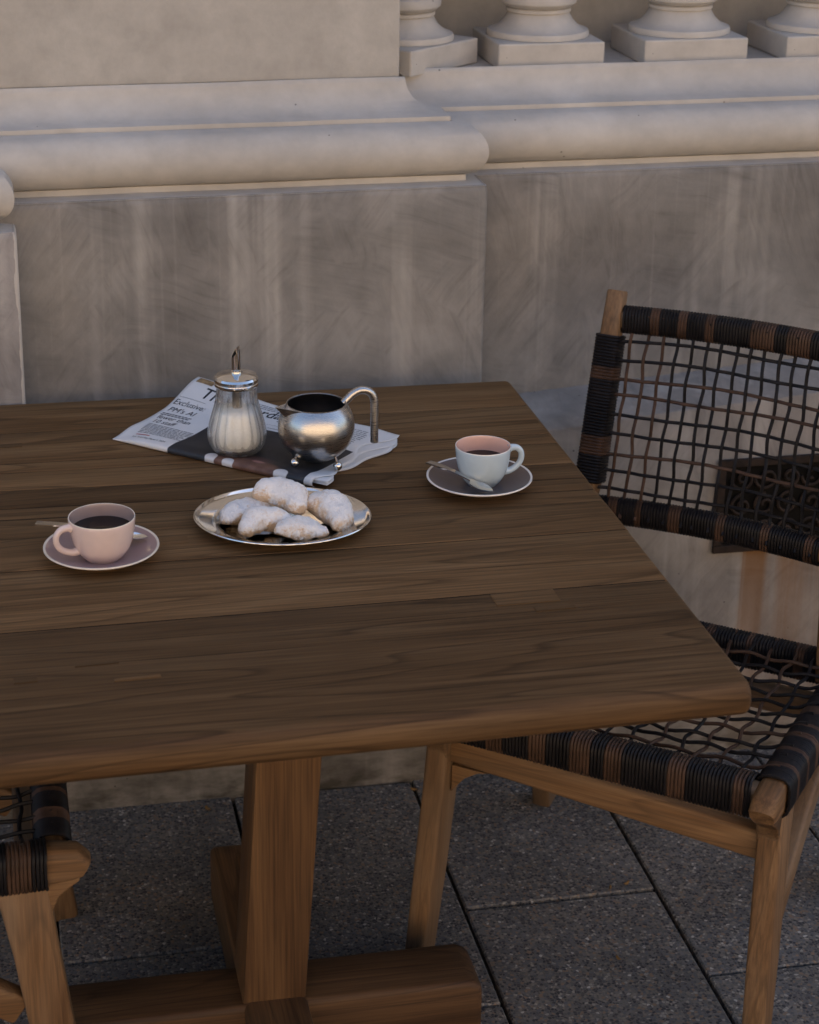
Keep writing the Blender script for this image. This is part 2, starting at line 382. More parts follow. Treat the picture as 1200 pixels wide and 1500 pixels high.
M['ink'] = simple('black_newspaper_ink', (.028, .028, .032), .8, 0, .2)
M['inkgrey'] = simple('grey_newspaper_ink', (.13, .13, .14), .8, 0, .2)
M['inkred'] = simple('red_newspaper_ink', (.40, .05, .04), .8, 0, .2)
M['inktan'] = simple('tan_printed_picture', (.26, .17, .085), .8, 0, .2, 90, .6)
M['leaf'] = simple('dry_leaf', (.20, .115, .045), .8, 0, .2, 60, .4)

# ------------------------------------------------------------------ ground
g = MB().add([(-400, -400, 0), (400, -400, 0), (400, 400, 0), (-400, 400, 0)], [(0, 1, 2, 3)]).build('ground', M['road'], loc=(0, 0, -.03)); tag(g, kind='structure')
pav = MB().add([(-3.5, -1.4, -.014), (5.0, -1.4, -.014), (5.0, 3.5, -.014), (-3.5, 3.5, -.014)], [(0, 1, 2, 3)]).build('pavement', M['joint']); tag(pav, kind='structure')
colx = [.031 + .3155 * k for k in range(-10, 15)]
colx = [x if abs(x - .978) > .02 else .978 for x in colx]
base_y = {0: 2.468, 1: 2.262, 2: 2.502, 3: 2.275}
cache = {}
for ci in range(len(colx) - 1):
    k = ci - 10; x0, x1 = colx[ci] + .003, colx[ci + 1] - .003
    y = base_y.get(k, 2.262 if k % 2 else 2.48) + .63
    while y > -1.2:
        y0 = y - .63 + .003; y1 = min(y - .003, 2.90)
        if y1 - y0 > .03:
            key = (round(x1 - x0, 3), round(y1 - y0, 3))
            if key not in cache:
                w, h = key
                cache[key] = MB().box(-w / 2, w / 2, -h / 2, h / 2, -.030, 0).mesh('slab', M['slab'], bevel=.0025, seg=1)
            obj('slab', cache[key], pav, ((x0 + x1) / 2, (y0 + y1) / 2, random.uniform(-.0012, .0008)), (random.uniform(-.002, .002), random.uniform(-.002, .002), 0))
        y -= .63

# ------------------------------------------------------------------ the house wall
def arcpts(cx, cy_, r, a0, a1, n): return [(cx + r * math.cos(R(a0 + (a1 - a0) * i / n)), cy_ + r * math.sin(R(a0 + (a1 - a0) * i / n))) for i in range(n + 1)]
def sweep(path, prof):
    """sweep profile (outward offset o, height z) along a plan polyline; outward is to the right of travel (+x travel -> -y)"""
    n = len(path); P = [Vector((p[0], p[1])) for p in path]; mit = []
    for i in range(n):
        d0 = (P[i] - P[i - 1]).normalized() if i > 0 else (P[1] - P[0]).normalized()
        d1 = (P[i + 1] - P[i]).normalized() if i < n - 1 else d0
        n0 = Vector((d0.y, -d0.x)); n1 = Vector((d1.y, -d1.x)); mm = (n0 + n1) / (1 + n0.dot(n1)); mit.append(mm)
    rows = []
    for i in range(n):
        L_ = (P[i] - P[i - 1]).length if i else 0
        rows.append([(P[i].x + mit[i].x * o, P[i].y + mit[i].y * o, z) for (o, z) in prof])
    return rows
# refine long runs so that the render can be very slightly uneven
def refine(path, step=.08):
    out = []
    for a, b in zip(path[:-1], path[1:]):
        L_ = math.dist(a, b); k = max(1, int(L_ / step))
        out += [(a[0] + (b[0] - a[0]) * i / k, a[1] + (b[1] - a[1]) * i / k) for i in range(k) if i == 0 or .14 < L_ * i / k < L_ - .14]
    return out + [path[-1]]
def wobble(rows, amp):
    return [[Vector(p) + Vector((noise.noise(Vector(p) * 9), noise.noise(Vector(p) * 9 + Vector((7, 3, 1))), noise.noise(Vector(p) * 8 + Vector((1, 9, 4))))) * amp for p in r_] for r_ in rows]

YA, YB, YC = 2.885, 2.945, 3.015
XA, XB = .032, .782
house = thing('house_wall', 'rendered house wall with painted classical base moulding behind the table', 'wall', (0, 0, 0))
pathBC = refine([(XA - .30, YB), (XB, YB), (XB, YC), (5.0, YC)])
pathBCr = refine([(XA - .30, YB), (XB - .006, YB), (XB - .0018, YB + .0018), (XB, YB + .006), (XB, YC), (5.0, YC)])
pathA = refine([(-4.0, YA), (XA, YA), (XA, YB + .20)])
pathAr = refine([(-4.0, YA), (XA - .005, YA), (XA - .0015, YA + .0015), (XA, YA + .005), (XA, YB + .20)])
def prof_wall(dz=0): return [(0, .55), (0, .7), (0, .85), (0, .97), (0, 1.038 + dz), (-.0015, 1.045 + dz), (-.0045, 1.050 + dz)]
torus = lambda dz: [(-.002, 1.0485 + dz), (-.030, 1.0525 + dz), (-.030, 1.062 + dz)] + [(-.040 + .040 * math.cos(R(a)), 1.103 + dz + .041 * math.sin(R(a))) for a in range(-80, 81, 10)] + [(-.050, 1.146 + dz)]
cav = lambda dz, top: [(-.052, 1.1445 + dz), (-.052, 1.153 + dz)] + [(-.114 + .058 * (1 - math.sin(R(a))), 1.206 + dz - .051 * math.cos(R(a))) for a in range(8, 91, 9)] + [(-.116, top)]
def wallpart(name, rows, mat, amp=.0008):
    o = MB().sheet(wobble(rows, amp)).build(name, mat, house, smooth=50); return o
wallpart('wall_face', sweep(pathBCr, prof_wall()), M['wall'])
wallpart('torus_moulding', sweep(pathBC, torus(0)), M['trim'], .0010)
wallpart('cavetto_moulding', sweep(pathBC, cav(0, 1.2065)), M['trim'], .0010)
wallpart('pier_face', sweep(pathAr, [(0, .55), (0, .7), (0, .85), (0, 1.010), (-.0012, 1.016), (-.004, 1.0205)]), M['pier'])
wallpart('torus_moulding', sweep(pathA, torus(-.030)), M['trim'], .0010)
wallpart('cavetto_moulding', sweep(pathA, cav(-.030, 1.18)), M['trim'], .0010)
# upright panels above the mouldings
MB().box(-.6, XB - .122, YB + .122, 3.40, 1.2035, 2.6).build('pedestal_block', M['die'], house, bevel=.003)
MB().box(-4.0, XA - .122, YA + .122, 3.40, 1.17, 6.6).build('corner_pier', M['die'], house, bevel=.004)
MB().box(XB - .30, 5.0, YC + .118, 3.42, 1.15, 1.1955).build('sill_slab', M['trim'], house, bevel=.003)
MB().box(-4.0, 9.0, 3.40, 3.75, 0.5, 6.6).build('upper_wall', M['die'], house)
MB().box(-4.0, 9.0, 3.10, 3.399, 2.20, 2.32).build('balustrade_coping', M['trim'], house, bevel=.01)
# plinth with weathered, gently rising ledge
pl = MB(); rows = []
for i in range(120):
    x = -4.0 + 9.0 * i / 119; zf = .664 + (x - 1.13) * (.073 if x > .3 else 0) + (0 if x > .3 else -.06)
    rows.append([(x, 2.893, -.02), (x, 2.893, .03), (x, 2.893, .2), (x, 2.893, .4), (x, 2.893, zf - .006), (x, 2.896, zf), (x, 2.94, zf + .010), (x, 2.98, zf + .018), (x, 3.10, zf + .030)])
pl.sheet(wobble(rows, .0012)); pl.build('plinth', M['plinth'], house, smooth=50)

# balustrade
bal = thing('balustrade', 'row of stucco balusters on square blocks above the moulded ledge', 'balustrade', (0, 0, 1.1955))
bp = [(.0, 0)] ; bp = [(.088, .0), (.088, .006), (.086, .010), (.078, .012), (.068, .018), (.060, .026), (.054, .036), (.0515, .040), (.0555, .041), (.0555, .046), (.052, .048), (.058, .050), (.0645, .056), (.0655, .063), (.062, .070), (.052, .074),
      (.054, .085), (.066, .16), (.074, .26), (.072, .36), (.058, .50), (.046, .62), (.040, .72), (.040, .78), (.052, .785), (.052, .80), (.044, .805), (.05, .84), (.075, .85), (.075, .9590)]
shaft_me = MB().lathe(bp, 48).mesh('shaft', M['trim'], smooth=35)
ped_me = MB().box(-.0925, .0925, -.0925, .0925, .0005, .0435).mesh('base_block', M['trim'], bevel=.003)
for i, (x, y, rz) in enumerate([(.700, 3.236, 40), (.940, 3.243, 0), (1.195, 3.243, 0), (1.450, 3.243, 0), (1.705, 3.243, 0)]):
    b_ = obj('baluster', shaft_me, bal, (x, y, .0440)); obj('base_block', ped_me, b_, (0, 0, -.0440), (0, 0, R(rz + random.uniform(-.6, .6))))

# iron vent in the plinth with its scrollwork
vent = thing('vent_grille', 'rusty cast iron scrollwork vent set low in the plinth beside the chair', 'vent', (1.40, 2.893, .485))
W_, H_ = .42, .165
MB().box(-W_ / 2, W_ / 2, -.0015, .02, -H_ / 2, H_ / 2).build('recess_plate', M['iron_dark'], vent)
fr = MB()
for a in ((-W_ / 2 - .004, W_ / 2 + .004, H_ / 2 - .010, H_ / 2 + .004), (-W_ / 2 - .004, W_ / 2 + .004, -H_ / 2 - .004, -H_ / 2 + .010), (-W_ / 2 - .004, -W_ / 2 + .010, -H_ / 2 + .0105, H_ / 2 - .0105), (W_ / 2 - .010, W_ / 2 + .004, -H_ / 2 + .0105, H_ / 2 - .0105)):
    fr.box(a[0], a[1], -.009, -.002, a[2], a[3])
fr.build('frame', M['iron'], vent, bevel=.0015)
def scroll(turn, r0): return [(r0 * (1 - k / 34) * math.cos(turn + k * .30), 0, r0 * (1 - k / 34) * math.sin(turn + k * .30)) for k in range(28)]
sc_me = [MB().tube(scroll(q * 1.57, .021), .0030, 6).mesh('scroll', M['iron'], smooth=True) for q in range(4)]
for i in range(9):
    for j in range(3):
        obj('scroll', sc_me[(i * 2 + j * 3) % 4], vent, (-.168 + i * .042, -.0065, -.049 + j * .049), (0, R(180) if (i + j) % 2 else 0, 0))

# ------------------------------------------------------------------ house across the street (sunlit, out of view)
opp = thing('opposite_house', 'sunlit cream rendered house across the street', 'house', (0, -10.5, -.03))
ob = MB()
ob.box(-16, 16, -4, 0, 0, 7.5); ob.build('wall', M['opp'], opp)
wme = MB().box(-.6, .6, 0, .05, 0, 1.7).mesh('window', M['opp_win'])
for i in range(8):
    for z in (.9, 4.2): obj('window', wme, opp, (-13 + i * 3.7, .003, z))
MB().box(-16.3, 16.3, -4.3, .3, 7.5, 7.8).build('roof', M['opp'], opp)

# ------------------------------------------------------------------ table
TZ = .75
table = thing('dining_table', 'brown teak plank table on a pedestal with crossed feet', 'table', (.316, 2.235, 0))
TX, TY = .316, 2.235
def plank(y0a, y1a, y0b, y1b, xl, xr, ztop, rf, rb, thick=.042, rend=.009):
    """plank along x; (y0a,y1a) at left end, (y0b,y1b) at right end; rf/rb radii of front/back top+bottom edges"""
    mb = MB(); rings = []
    xs = [xl, xl + .002] + [xl + (xr - xl) * k / 10 for k in range(1, 10)] + [xr - rend + rend * math.sin(R(a)) for a in range(0, 91, 15)]
    for i, x in enumerate(xs):
        q = (x - xl) / (xr - xl); y0 = y0a + (y0b - y0a) * q; y1 = y1a + (y1b - y1a) * q
        d = 0
        if x > xr - rend: d = rend * (1 - math.sqrt(max(0, 1 - ((x - (xr - rend)) / rend) ** 2)))
        if i == 0: d = .002
        zt, zb = ztop - d, ztop - thick + d * .5
        ins = d if rf > .004 else 0
        pts = []
        def corner(cy_, cz, r, a0):
            for k in range(5):
                a = R(a0 + 90 * k / 4); pts.append((x, cy_ + r * math.cos(a), cz + r * math.sin(a)))
        rb2 = min(rb, .016); rf2 = min(rf, .016)
        corner(y1 - rb, zt - rb, rb, 0) if rb <= .004 else corner(y1 - rb, zt - rb, rb, 0)
        corner(y0 + rf + ins, zt - rf, rf, 90)
        corner(y0 + rf2 + ins, zb + rf2, rf2, 180); corner(y1 - rb2, zb + rb2, rb2, 270)
        rings.append(pts)
    mb.loft(rings)
    cx_ = (xl + xr) / 2; cyy = (y0a + y1a) / 2
    mb.v = [(a - cx_, b - cyy, c - ztop) for a, b, c in mb.v]
    return mb, (cx_ - TX, cyy - TY, ztop)
XL, XR = -.175, .806
# seams given at the left and right ends of the table, back to front
seams = [(2.8835, 2.857), (2.748, 2.735), (2.624, 2.609), (2.590, 2.568), (2.527, 2.488), (2.461, 2.432), (2.424, 2.388), (2.354, 2.346), (2.252, 2.247), (2.079, 2.088), (1.786, 1.806)]
random.seed(3)
for i in range(len(seams) - 1):
    (bL, bR), (fL, fR) = seams[i], seams[i + 1]
    last = i == len(seams) - 2
    g_ = .0009
    mb, lc = plank(fL + (0 if last else g_), bL - g_, fR + (0 if last else g_), bR - g_, XL, XR, TZ + random.uniform(-.0007, .0003), .017 if last else .0009, .006 if i == 0 else .0009, rend=.011)
    mb.build('plank', M['table'], table, lc, smooth=35)
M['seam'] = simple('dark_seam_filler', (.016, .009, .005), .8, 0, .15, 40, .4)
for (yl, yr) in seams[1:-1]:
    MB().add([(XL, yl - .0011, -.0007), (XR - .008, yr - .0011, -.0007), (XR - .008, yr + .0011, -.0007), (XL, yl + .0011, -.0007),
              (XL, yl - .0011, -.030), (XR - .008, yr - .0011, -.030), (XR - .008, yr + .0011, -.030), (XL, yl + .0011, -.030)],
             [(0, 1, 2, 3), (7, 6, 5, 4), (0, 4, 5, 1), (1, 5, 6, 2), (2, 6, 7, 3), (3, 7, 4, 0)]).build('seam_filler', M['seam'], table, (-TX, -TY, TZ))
# repaired spots: small pieces let into the top
for x, y, w, h, rz in [(.004, 1.959, .026, .013, 3), (.128, 1.942, .052, .006, 3), (.085, 1.985, .05, .008, 2), (.612, 2.068, .080, .032, 1), (.004, 2.694, .034, .014, 0), (.197, 2.312, .055, .022, 0), (.640, 2.035, .05, .012, 2)]:
    MB().box(-w / 2, w / 2, -h / 2, h / 2, -.004, .0005).build('inlay', M['inlay'], table, (x - TX, y - TY, TZ), (0, 0, R(rz)))
# pedestal
lean = .060
pr = []
for z in (.101, .3, .5, .706):
    x0 = .316 - TX + (z - .10) * lean
    pr.append([(x0 + a, .006 + b, z) for a, b in rrect(.0875, .090, .003, 2)])
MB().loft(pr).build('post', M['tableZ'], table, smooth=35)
MB().box(-.30, .36, -.045, .055, .690, .7065).build('top_bearer', M['tableX'], table, bevel=.004)
def footbeam(L_, wid, h, axis):
    rings = []
    for k, (s_, d) in enumerate([(-1, 0)] + [(-1 + .02 * q, 0) for q in range(1, 3)] + [(-.9, 0), (0, 0), (.9, 0), (1, 0)]):
        pass
    ends = []
    for s_ in (-L_ / 2, -L_ / 2 + .006, -L_ / 2 + .018, -L_ / 2 + .05, 0, L_ / 2 - .05, L_ / 2 - .018, L_ / 2 - .006, L_ / 2):
        e = L_ / 2 - abs(s_); hh = h - (.012 * (1 - e / .02) ** 2 if e < .02 else 0)
        q = [(a, b + hh / 2) for a, b in rrect(wid - (.006 if e < .004 else 0), hh, .009, 3)]
        ends.append([(s_, a, b) if axis == 'X' else (a, s_, b) for a, b in q])
    return MB().loft(ends)
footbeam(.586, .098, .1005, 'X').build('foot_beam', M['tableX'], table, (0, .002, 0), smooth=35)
# the crossing foot is halved over the long one
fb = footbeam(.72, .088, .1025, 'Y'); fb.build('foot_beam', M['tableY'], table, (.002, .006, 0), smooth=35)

# ------------------------------------------------------------------ woven chairs
def tube_path(f, n): return [f(i / (n - 1)) for i in range(n)]
def coil_band(mb, c0, axis, e1, e2, w, h, n, pitch, r=.0026):
    """n loops of cord wound on a w x h rail, starting at c0"""
    ring = rrect(w + 2 * r, h + 2 * r, min(w, h) * .40, 3)
    for k in range(n):
        c = Vector(c0) + Vector(axis) * (pitch * (k + .5)); j = random.uniform(-.0004, .0004)
        mb.tube([c + Vector(e1) * a * (1 + j * 20) + Vector(e2) * b + Vector(axis) * (j + (.0006 * math.sin(i))) for i, (a, b) in enumerate(ring)], r, 5, closed=True)
def wrap_rail(parent, p0, p1, e1, e2, w, h, seed, sag=None, pitch=.0050):
    p0, p1 = Vector(p0), Vector(p1); ax = (p1 - p0).normalized(); L_ = (p1 - p0).length; rnd = random.Random(seed)
    total = int(L_ / pitch); k = 0; dark = True
    while k < total:
        n = rnd.choice((4, 7, 10, 13, 8)) if dark else rnd.choice((2, 3, 5, 6)); n = min(n, total - k)
        mb = MB(); c0 = p0 + ax * (k * pitch)
        if sag: c0 = c0 + Vector(sag((k + n / 2) / total))
        coil_band(mb, c0, ax, e1, e2, w, h, n, pitch)
        mb.build('cord_band', M['cord_black'] if dark else M['cord_brown'], parent, smooth=True)
        k += n; dark = not dark

def make_chair(name, label, loc, rz, seed, group, braces=(-1, 1)):
    """x: across the seat, y: towards the back, z up; origin on the ground midway between the front legs"""
    random.seed(seed); rnd = random.Random(seed)
    t = thing(name, label, 'chair', loc, rz, group)
    hw = .243                                    # half distance between side rails
    SB = .196                                    # half distance between back posts
    sz = .420
    for s in (-1, 1):
        # side rail with rounded nose in front
        pts = [(s * hw, y, z) for y, z in ((-.040, sz - .006), (-.030, sz), (0, sz), (.2, sz - .008), (.40, sz - .018), (.47, sz - .02))]
        rl = member(pts, .036, [.030, .044, .050, .050, .048, .044], (1, 0, 0), .010).build('side_rail', M['chairY'], t, smooth=40)
        # front leg, slightly splayed
        pts = [(s * (hw + .000), .038, sz - .018), (s * (hw + .003), .024, .30), (s * (hw + .008), .006, .16), (s * (hw + .014), -.018, .002)]
        member(pts, [.034, .034, .033, .030], [.066, .058, .056, .050], (1, 0, 0), .006).build('leg', M['chairZ'], t, smooth=40)
        nf = [(-.030, sz - .012), (-.036, sz - .020), (-.022, sz - .030), (-.008, sz - .042), (.000, sz - .060), (.003, sz - .085), (.018, sz - .085), (.018, sz - .012)]
        MB().loft([[(s * hw + d, y, z) for y, z in nf] for d in (-.0155, .0155)]).build('nose_fillet', M['chairY'], t, bevel=.003)
        # rear leg running down and back from the side rail
        pts = [(s * (hw - .004), .395, sz - .03), (s * (hw + .006), .44, .22), (s * (hw + .020), .50, .003)]
        member(pts, .032, [.055, .048, .040], (1, 0, 0), .006).build('leg', M['chairZ'], t, smooth=40)
        # diagonal brace from the front leg up to the side rail
        if s in braces: member([(s * (hw + .004), .050, .215), (s * (hw + .002), .18, .30), (s * hw, .36, .395)], .028, .042, (1, 0, 0), .006).build('brace', M['chairY'], t, smooth=40)
        # back post, leaning
        pts = [(s * (SB + .022), .405, sz - .02), (s * (SB + .012), .428, .52), (s * SB, .462, .63), (s * SB, .520, .845), (s * SB, .540, .912)]
        bpst = member(pts, [.034, .034, .032, .030, .028], [.050, .046, .040, .034, .030], (1, 0, 0), .007).build('back_post', M['chairZ'], t, smooth=40)
    # front and rear stretchers
    for s in (-1, 1):
        if s in braces and len(braces) == 1: continue
        if len(braces) == 2: continue
        kb = [(0, .330), (0, .285), (.008, .296), (.020, .312), (.042, .327), (.060, .331)]
        MB().loft([[(s * (hw - .016 - a), y, z) for a, z in kb] for y in (.018, .042)]).build('knee_bracket', M['chairX'], t, bevel=.0015)
    member([(-hw + .012, .030, .357), (0, .030, .345), (hw - .012, .030, .331)], .044, .030, (0, 0, 1), .006).build('stretcher', M['chairX'], t, smooth=40)
    member([(-hw + .012, .42, .34), (hw - .012, .42, .34)], .040, .028, (0, 0, 1), .006).build('stretcher', M['chairX'], t, smooth=40)
    # seat rails
    member([(-hw, -.004, sz), (hw, -.004, sz)], .036, .034, (0, 0, 1), .010).build('front_rail', M['chairX'], t, smooth=40)
    member([(-hw, .425, sz - .012), (hw, .425, sz - .012)], .034, .034, (0, 0, 1), .010).build('rear_rail', M['chairX'], t, smooth=40)
    wrap_rail(t, (-hw + .020, -.004, sz), (hw - .020, -.004, sz), (0, 1, 0), (0, 0, 1), .038, .050, seed + 1)
    wrap_rail(t, (-hw + .020, .425, sz - .012), (hw - .020, .425, sz - .012), (0, 1, 0), (0, 0, 1), .036, .044, seed + 2)
    for s in (-1, 1):
        wrap_rail(t, (s * hw, .004, sz - .001), (s * hw, .385, sz - .017), (1, 0, 0), (0, 0, 1), .040, .054, seed + 3 + s)
    # seat weave: cords over and under each other
    zs = sz + .021
    nx, ny = 13, 11
    xs = [-hw + .028 + (2 * hw - .056) * (k + .5) / nx + rnd.uniform(-.003, .003) for k in range(nx)]
    ys = [.018 + (.38) * (k + .5) / ny + rnd.uniform(-.003, .003) for k in range(ny)]
    def sagz(x, y): return -.016 * (1 - (x / hw) ** 2) * math.sin(math.pi * max(0, min(1, y / .42))) - .012 * (y / .4)
    for i, x in enumerate(xs):
        ph = rnd.uniform(0, 6.28); amp = rnd.uniform(.0018, .0036)
        pts = []
        for k in range(45):
            y = -.006 + .435 * k / 44; q = (y - .018) / (.38 / ny) - .5
            zz = zs + sagz(x, y) + .0022 * math.cos(math.pi * (q + i))
            if k == 0 or k == 44: zz = zs + .001 - .012 * (y / .4)
            pts.append((x + amp * math.sin(q * 2.2 + ph), y, zz + (.006 if k in (0, 44) else 0)))
        MB().tube(pts, .0027, 6).build('weave_cord', M['cord_brown'] if rnd.random() < .33 else M['cord_black'], t, smooth=True)
    for j, y in enumerate(ys):
        ph = rnd.uniform(0, 6.28); amp = rnd.uniform(.0018, .0036); pts = []
        for k in range(51):
            x = -hw + 2 * hw * k / 50; q = (x + hw - .028) / ((2 * hw - .056) / nx) - .5
            edge = smooth01((hw - abs(x)) / .03)
            zz = zs + sagz(x, y) * edge + (1 - edge) * (.009 - .012 * (y / .4)) - .0022 * math.cos(math.pi * (q + j)) * edge
            pts.append((x, y + amp * math.sin(q * 2.0 + ph) * edge, zz))
        MB().tube(pts, .0027, 6).build('weave_cord', M['cord_brown'] if rnd.random() < .30 else M['cord_black'], t, smooth=True)
    # back rails (bowed backwards) and their wraps
    def bpos(x, h):                               # h: 0 bottom rail .. 1 top rail
        bow = .022 * (1 - (x / SB) ** 2)
        return Vector((x, .452 + .078 * h + bow, .580 + .292 * h))
    up = (bpos(0, 1) - bpos(0, 0)).normalized()
    for h, wd, ht in ((0, .026, .026), (1, .026, .028)):
        member([bpos(-SB + (2 * SB) * k / 8, h) for k in range(9)], .024, .030, (0, 1, 0), .009).build('back_rail', M['chairX'], t, smooth=40)
        n_b = 11; k0 = -SB + .017; dark = True; x = k0
        while x < SB - .018:
            n = rnd.choice((4, 6, 9, 12)) if dark else rnd.choice((2, 3, 4, 8)); n = min(n, int((SB - .017 - x) / .0048) + 1)
            mb = MB()
            for k in range(n):
                c = bpos(x + k * .0048, h); ax = (bpos(x + k * .0048 + .002, h) - bpos(x + k * .0048 - .002, h)).normalized(); e1 = Vector((0, 1, 0)); e1 = (e1 - ax * e1.dot(ax)).normalized(); e2 = ax.cross(e1)
                mb.tube([c + e1 * a + e2 * b for a, b in rrect(.030, .040, .012, 3)], .0025, 5, closed=True)
            mb.build('cord_band', M['cord_black'] if dark else M['cord_brown'], t, smooth=True)
            x += n * .0048; dark = not dark
    for s in (-1, 1):                             # wraps on the back posts
        k = 0; dark = True; total = 47
        def pc(q): return Vector((s * SB, .4595 + .0615 * q, .622 + .226 * q))
        mb = None
        while k < total:
            n = min(rnd.choice((9, 14, 18)) if dark else rnd.choice((3, 4, 6)), total - k); mb = MB()
            ax = (pc(1) - pc(0)).normalized(); e1 = Vector((1, 0, 0)); e2 = ax.cross(e1)
            for m_ in range(n):
                c = pc((k + m_ + .5) / total)
                mb.tube([c + e1 * a + e2 * b for a, b in rrect(.0375, .048 - .007 * (k + m_) / total, .009, 3)], .0025, 5, closed=True)
            mb.build('cord_band', M['cord_black'] if dark else M['cord_brown'], t, smooth=True); k += n; dark = not dark
    fwd = Vector((0, -.968, .25))                # towards the front of the back panel
    nv, nh = 15, 9
    for i in range(nv):
        x = -SB + .022 + (2 * SB - .044) * (i + .5) / nv + rnd.uniform(-.002, .002); ph = rnd.uniform(0, 6.28); amp = rnd.uniform(.0008, .0022); pts = []
        for k in range(41):
            h = -.03 + 1.06 * k / 40; q = (h - .06) / (.88 / nh) - .5
            e = smooth01(min(h + .03, 1.03 - h) / .08)
            pts.append(bpos(x + amp * math.sin(q * 1.7 + ph), h) + fwd * (.013 * (1 - e) + .0024 * math.cos(math.pi * (q + i)) * e + .004))
        MB().tube(pts, .0027, 6).build('weave_cord', M['cord_brown'] if rnd.random() < .35 else M['cord_black'], t, smooth=True)
    for j in range(nh):
        h = .06 + .88 * (j + .5) / nh + rnd.uniform(-.006, .006); ph = rnd.uniform(0, 6.28); pts = []
        for k in range(45):
            x = -SB + .008 + (2 * SB - .016) * k / 44; q = (x + SB - .022) / ((2 * SB - .044) / nv) - .5
            e = smooth01((SB - .008 - abs(x)) / .02)
            pts.append(bpos(x, h + .006 * math.sin(q * .55 + ph)) + fwd * (.006 * (1 - e) - .0024 * math.cos(math.pi * (q + j)) * e + .004))
        MB().tube(pts, .0027, 6).build('weave_cord', M['cord_brown'] if rnd.random() < .22 else M['cord_black'], t, smooth=True)
    return t
ang = R(-38); ux_, uy_ = math.cos(ang), math.sin(ang)
nose = Vector((.986, 2.116, 0)); mid = nose + Vector((ux_, uy_, 0)) * -.240 + Vector((-uy_, ux_, 0)) * -.037
make_chair('woven_chair', 'teak chair with woven black and brown rattan back, turned towards the table corner', mid, ang, 11, 'woven teak chairs at the table', (1,))
make_chair('woven_chair', 'teak chair with rattan seat pushed under the table end beside the pink cup', (.022, 2.115 + .225, 0), R(90), 29, 'woven teak chairs at the table')

# ------------------------------------------------------------------ newspaper
NO = Vector((.154, 2.692)); EA = Vector((.7515, -.6597)); EB = Vector((.6597, .7515))
news = thing('newspaper', 'folded newspaper with headlines and a dark picture under the sugar jar', 'newspaper', (NO.x, NO.y, TZ), math.atan2(EA.y, EA.x))
LA, LB = .362, .222
def nz(a, b):
    z = .0085 + .0025 * a / LA
    z += .0035 * math.exp(-((b - .012) / .016) ** 2) * (a / LA)            # roll along the fold
    z += .022 * smooth01((b - .12) / .10) * smooth01((.16 - a) / .16)       # lifted far corner
    z += .0010 * math.sin(a * 31 + b * 12) * smooth01(b / .05) + .0007 * math.sin(b * 60 + a * 9) * smooth01(b / .03)
    z -= .0055 * smooth01((a - .30) / .06) * smooth01((b - .03) / .05)
    z -= .006 * smooth01((.05 - a) / .05) * smooth01((.05 - b) / .05)
    return z
def redge(b, k=0): return LA - .012 + .010 * math.sin(b * 34 + k * 1.3) + .006 * math.sin(b * 70 + k) + .006 * k + (.0 * b)
def ledge(b, k=0): return .002 * k + .003 * math.sin(b * 20 + k)
def paper_pt(a, b, dz): return (a, b, max(.0008, nz(a, b) + dz))
na, nb = 60, 40
# front page sheet runs round the fold to the underside
for k in range(5):
    dz = -.0014 * k * (1 if k < 4 else 1.1); rows = []
    for j in range(nb + 1):
        b = LB * j / nb + (.004 - .003 * k) * (j / nb); row = []
        for i in range(na + 1):
            a0, a1 = ledge(b, k), redge(b, k if k < 3 else 5 - k)
            a = a0 + (a1 - a0) * i / na
            row.append(paper_pt(a, b, dz))
        rows.append(row)
    if k == 0:                                   # rounded fold, then the underside
        fold = []
        for q in range(1, 9):
            th = R(180 * q / 8); row = []
            for i in range(na + 1):
                a = ledge(0) + (redge(0) - ledge(0)) * i / na; zt = paper_pt(a, 0, 0)[2]; r_ = (zt - .0006) / 2
                row.append((a, -r_ * math.sin(th), .0006 + r_ + r_ * math.cos(th)))
            fold.append(row)
        rows = list(reversed(fold)) + rows
    mb = MB().sheet(rows)
    pg = mb.build('page', M['paper'], news, smooth=60)
    if k == 0: front = pg
    md = pg.modifiers.new('thickness', 'SOLIDIFY'); md.thickness = .00022; md.offset = -1
def printed(name, mat, quads_or_me, parent=news): return None
def drape(me, lift=.0004):
    for v in me.vertices: v.co.z = nz(v.co.x, max(0, v.co.y)) + lift
def text_mesh(s, a, b, size, mat, name='headline', sx=1.0, shear=0.0, bold=0.0):
    cu = bpy.data.curves.new(name, 'FONT'); cu.body = s; cu.size = size; cu.shear = shear; cu.offset = bold; cu.resolution_u = 2
    o = bpy.data.objects.new(name, cu); COL.objects.link(o); dg = bpy.context.evaluated_depsgraph_get(); me = bpy.data.meshes.new_from_object(o.evaluated_get(dg))
    bpy.data.objects.remove(o); bpy.data.curves.remove(cu)
    for v in me.vertices: v.co = (a + v.co.x * sx, b + v.co.y, 0)
    drape(me); me.materials.clear(); me.materials.append(mat)
    return obj(name, me, news)
text_mesh('Exclusive:', -.002 + .006, .145, .0205, M['ink'], sx=.72)
text_mesh("PM's AI", .010, .122, .0205, M['ink'], sx=.78)
text_mesh('fewer than', .013, .0905, .0185, M['ink'], sx=.74)
text_mesh('10 staff', .016, .0730, .0185, M['ink'], sx=.74)
text_mesh('The Saturday Paper', .032, .176, .0375, M['ink'], 'masthead', sx=.80, bold=.0004)
text_mesh("The Saturday Paper's 2024", .026, .0095, .0066, M['ink'], 'caption', sx=.85)
def strips(name, mat, rects):
    mb = MB()
    for a, b, w, h in rects:
        k = max(1, int(w / .006))
        for i in range(k):
            x0, x1 = a + w * i / k, a + w * (i + 1) / k; mb.add([(x0, b, 0), (x1, b, 0), (x1, b + h, 0), (x0, b + h, 0)], [(0, 1, 2, 3)])
    me = mb.mesh(name, mat); drape(me, .00045); return obj(name, me, news)
rn = random.Random(5); rects = []
